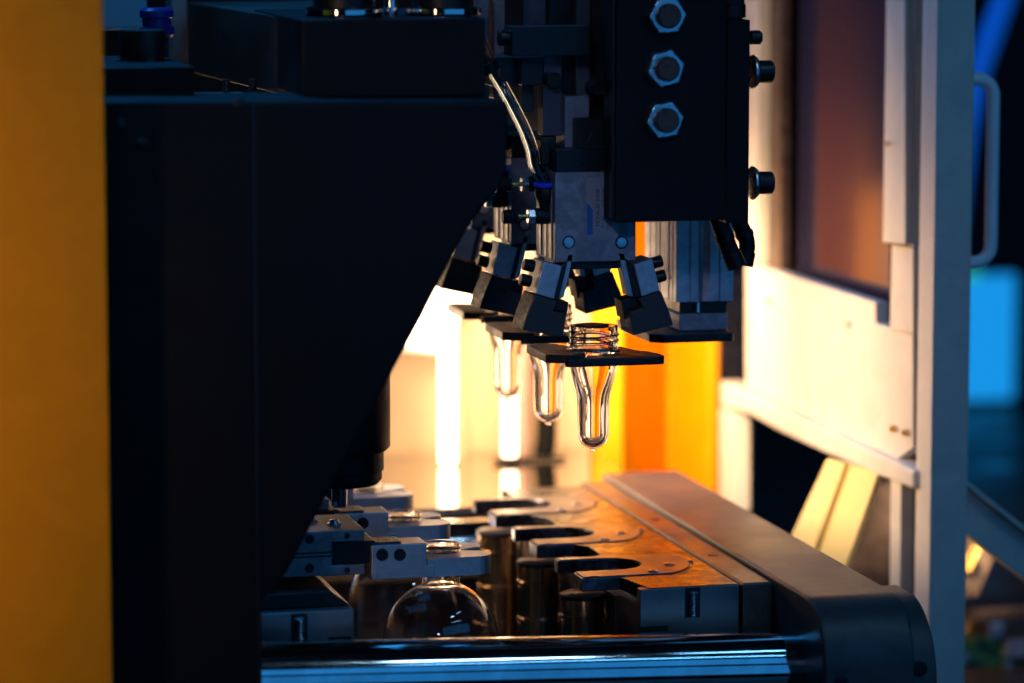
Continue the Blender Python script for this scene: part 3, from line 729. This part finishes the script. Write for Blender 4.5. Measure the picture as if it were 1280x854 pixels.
cc = MB().tube([ci+Vector((-2.4, 0, 3.5)), ci+Vector((1.2, -1, -3))], 6.6, 18).build('tube_clip', 'rubber', t)

# mechanism above the gripper
t = thing('slide_unit', at(700, 190, Y=0), 'dark slide unit with metal rails above the nearest gripper', 'slide')
def sb(name, r, Y, D, m, bv=.6): return pbox(MB(), *r, Y, D).build(name, m, t, bv)
sb('carrier', (688, -60, 768, 170), 20, 40, 'black_oxide')
sb('rail', (666, -60, 683, 40), 30, 30, 'anodised_dark')
sb('rail', (720, -60, 738, 120), 8, 11, 'anodised_dark')
sb('rail_face', (706, 120, 737, 191), -8, 27, 'anodised')
sb('stop_block', (720, 148, 752, 190), -20, 11, 'black_oxide')
MB().hexa((at(747, 176, Y=-22).x, -21.5, at(747, 176, Y=-22).z), 8, 1.4, 'y').build('hex_nut', 'black_oxide', t, .3)
sb('cross_bracket', (640, 33, 738, 70), -28, 26, 'black_oxide')
sb('side_block', (616, 72, 652, 108), 10, 50, 'black_oxide')
sb('side_block', (652, 72, 679, 107), -5, 50, 'black_oxide')
sb('backing', (679, 70, 703, 170), 2, 16, 'anodised_dark')
sb('shim_plate', (653, 107, 667, 140), 20, 10, 'dark_steel')
for x_, y_, r_ in ((692, 101, 6.4), (748, 111, 6)):
    v = at(x_, y_, Y=-10)
    MB().lathe([(r_-1, -8), (r_, -7), (r_, 12)], (v.x, -4, v.z), 'y', 22).build('bumper', 'rubber', t)
v = at(636, 47, Y=-18)
b_ = MB().lathe([(5.5, -8), (6.3, -7), (6.3, 4), (5.5, 5)], (v.x, -18, v.z), 'x', 22).build('side_bolt', 'black_oxide', t)
# little lug above valve ports
sb('lug', (676, 172, 695, 214), -6, 20, 'black_oxide')

# ================================================================== bolted plate in front
t = thing('bolted_plate', at(845, 277, Y=-75), 'large black plate carrying a column of hexagon nuts, top centre', 'plate')
Yb = -72
pbox(MB(), 770, -70, 908, 277, Yb, 34).build('plate', 'black_paint', t, 1.2)
MB().box(at(766, 150, Y=Yb).x, at(769.6, 150, Y=Yb).x, Yb+2, Yb+10, at(765, 274, Y=Yb).z, at(765, -70, Y=Yb).z).build('edge_strip', 'black_oxide', t, .8)
pbox(MB(), 908.5, 25, 937, 279, Yb+4, 40).build('side_plate', 'black_paint', t, 1)
v = at(918, 0, Y=Yb+10)
MB().lathe([(8, 0), (10.5, 1), (10.5, 10), (9.5, 11), (9.5, 40)], (v.x, Yb+16, at(918, 24, Y=Yb+4).z), 'z', 28).build('hose_end', 'rubber', t)
for k, (x_, y_, rot) in enumerate(((829, 19, 3), (827, 85, 13), (826, 149, 8))):
    v = at(x_, y_, Y=Yb)
    n_ = MB().hexa((v.x, Yb-12.5, v.z), 14.6, 12.4, 'y', R(rot)).build('hex_nut', 'zinc', t, 1.0, 3)
    MB().lathe([(9.4, .3), (9.8, -.1), (12.0, -.1), (12.4, .3)], (v.x, Yb-12.6, v.z), 'y', 36).build('nut_chamfer', 'zinc', n_)
    MB().lathe([(9, 0), (9.1, -4.4-k*.8), (8, -6-k*.8), (6.5, -6.2-k*.8), (3, -5.7-k*.8), (.4, -5.8-k*.8)], (v.x, Yb-12.4, v.z), 'y', 32).build('bolt_end', 'rust_bolt', n_)
for x_, y_, r_, big in ((938, 47, 5.4, 0), (938, 90, 8.6, 1), (938, 229, 8.6, 1)):
    v = at(x_, y_, Y=Yb+20)
    X0 = v.x+.5
    if big:
        w_ = MB().lathe([(11.2, 0), (12.8, .6), (12.8, 2), (11.8, 2.4), (12.2, 2.6), (11.2, 4.2)], (X0, Yb+20, v.z), 'x', 32).build('washer', 'zinc', t)
        MB().lathe([(r_, 4), (r_, 15.6), (r_-1, 16.8), (4.6, 16.8), (4.4, 13)], (X0, Yb+20, v.z), 'x', 32).build('cap_bolt', 'black_oxide', t)
    else:
        MB().lathe([(r_, 0), (r_, 6.5), (r_-1.2, 8)], (X0, Yb+20, v.z), 'x', 24).build('cap_bolt', 'black_oxide', t)

# guide cylinder right of the gripper
t = thing('guide_cylinder', at(880, 415, Y=96), 'grooved silver guide cylinder on a black foot plate, right of the gripper', 'cylinder')
Yg = 96
q = lambda x, y: at(x, y, Y=Yg)
xl, xr = q(846, 330).x, q(917, 330).x; zb_, ztg = q(880, 377).z, q(880, 180).z
# extruded profile with rounded ribs on the left face and flutes on the front
prof = [(xr, Yg), (xr, Yg+92), (xl, Yg+92)]
for a_, b_, dp in ((88, 78, 0), (75, 60, 0), (57, 50, 0), (46, 24, 0), (20, 12, 0), (10, 2, 0)):
    prof += [(xl, Yg+a_), (xl, Yg+b_), (xl+2.2, Yg+b_-.4), (xl+2.2, Yg+b_-1.8)]
prof += [(xl, Yg), (q(860, 330).x, Yg), (q(860.5, 330).x, Yg+2), (q(863, 330).x, Yg+2), (q(863.5, 330).x, Yg)]
prof += [(q(873, 330).x, Yg+.1), (q(880, 330).x, Yg+3), (q(888, 330).x, Yg+.4), (q(896, 330).x, Yg), (q(896.5, 330).x, Yg+2), (q(900, 330).x, Yg+2), (q(900.5, 330).x, Yg)]
MB().prism(prof, zb_, ztg, 'z').build('barrel', 'aluminium', t, .35)
MB().box(xl+4, q(912, 385).x, Yg+5, Yg+86, q(880, 392).z, zb_-.1).build('neck', 'black_oxide', t, .8)
MB().cyl((q(873, 385).x, Yg+3, q(880, 391).z), 3, zb_-q(880, 391).z-.3, n=18).build('guide_rod', 'chrome', t)
MB().box(q(849, 400).x, q(909, 400).x, Yg-1, Yg+90, q(880, 413).z, q(880, 392).z-.1).build('foot_block', 'anodised', t, .8)
zf1, zf0 = q(880, 413.5).z, q(880, 424.5).z
xa, xb_ = q(808, 418).x, q(912, 418).x
MB().prism([(xa, Yg+90), (xa, Yg-8), (xa+10, Yg-16), (xb_-8, Yg-16)]+arc(xb_-6, Yg-10, 6, -90, 0, 5)+[(xb_, Yg+90)], zf0, zf1, 'z').build('foot_plate', 'black_oxide', t, .9)
for yy, zz in ((Yg+36, 340), (Yg+18, 347)):
    v = at(826, zz, Y=yy); MB().lathe([(2, 0), (2, -.4)], (xl, yy, v.z), 'x', 12).build('screw', 'black_oxide', t)

# hoses and thumb screw hanging behind the bolted plate
def hose(label, pts, r, Y, ferr):
    pp = smooth([at(x, y, Y=Y) for x, y in pts]); t = thing('hose_fitting', pp[0], label, 'hose', 'short black hoses under the bolted plate')
    MB().tube(pp, r, 20).build('hose', 'rubber', t)
    a_, b_ = pp[-5], pp[-1]
    MB().tube([a_, b_], r*1.14, 20).build('ferrule', ferr, t)
    m_ = pp[len(pp)//2]; d_ = (pp[len(pp)//2+1]-m_).normalized()
    MB().tube([m_-d_*2, m_+d_*2], r*1.12, 20).build('band', 'black_oxide', t)
hose('left short black hose hanging under the bolted plate', ((893, 262), (902, 285), (910, 308), (921, 333)), 7, 20, 'black_oxide')
hose('right short black hose shining blue under the bolted plate', ((915, 262), (926, 282), (934, 305), (930, 332)), 6.4, 45, 'rubber')
v = at(917, 343, Y=60)
t = thing('thumb_screw', v, 'small black thumb screw on the side of the guide cylinder', 'screw')
MB().lathe([(5, 0), (5, 6), (3.5, 7), (3.5, 9.5)], (v.x, 130, v.z), 'x', 22).build('stem', 'zinc', t)
MB().lathe([(4.6, 9.6), (5.6, 10.4), (5.6, 16), (4.8, 17)], (v.x, 130, v.z), 'x', 22).build('head', 'rubber', t)

for o in bpy.data.objects:
    if '_o' in o.keys(): del o['_o']
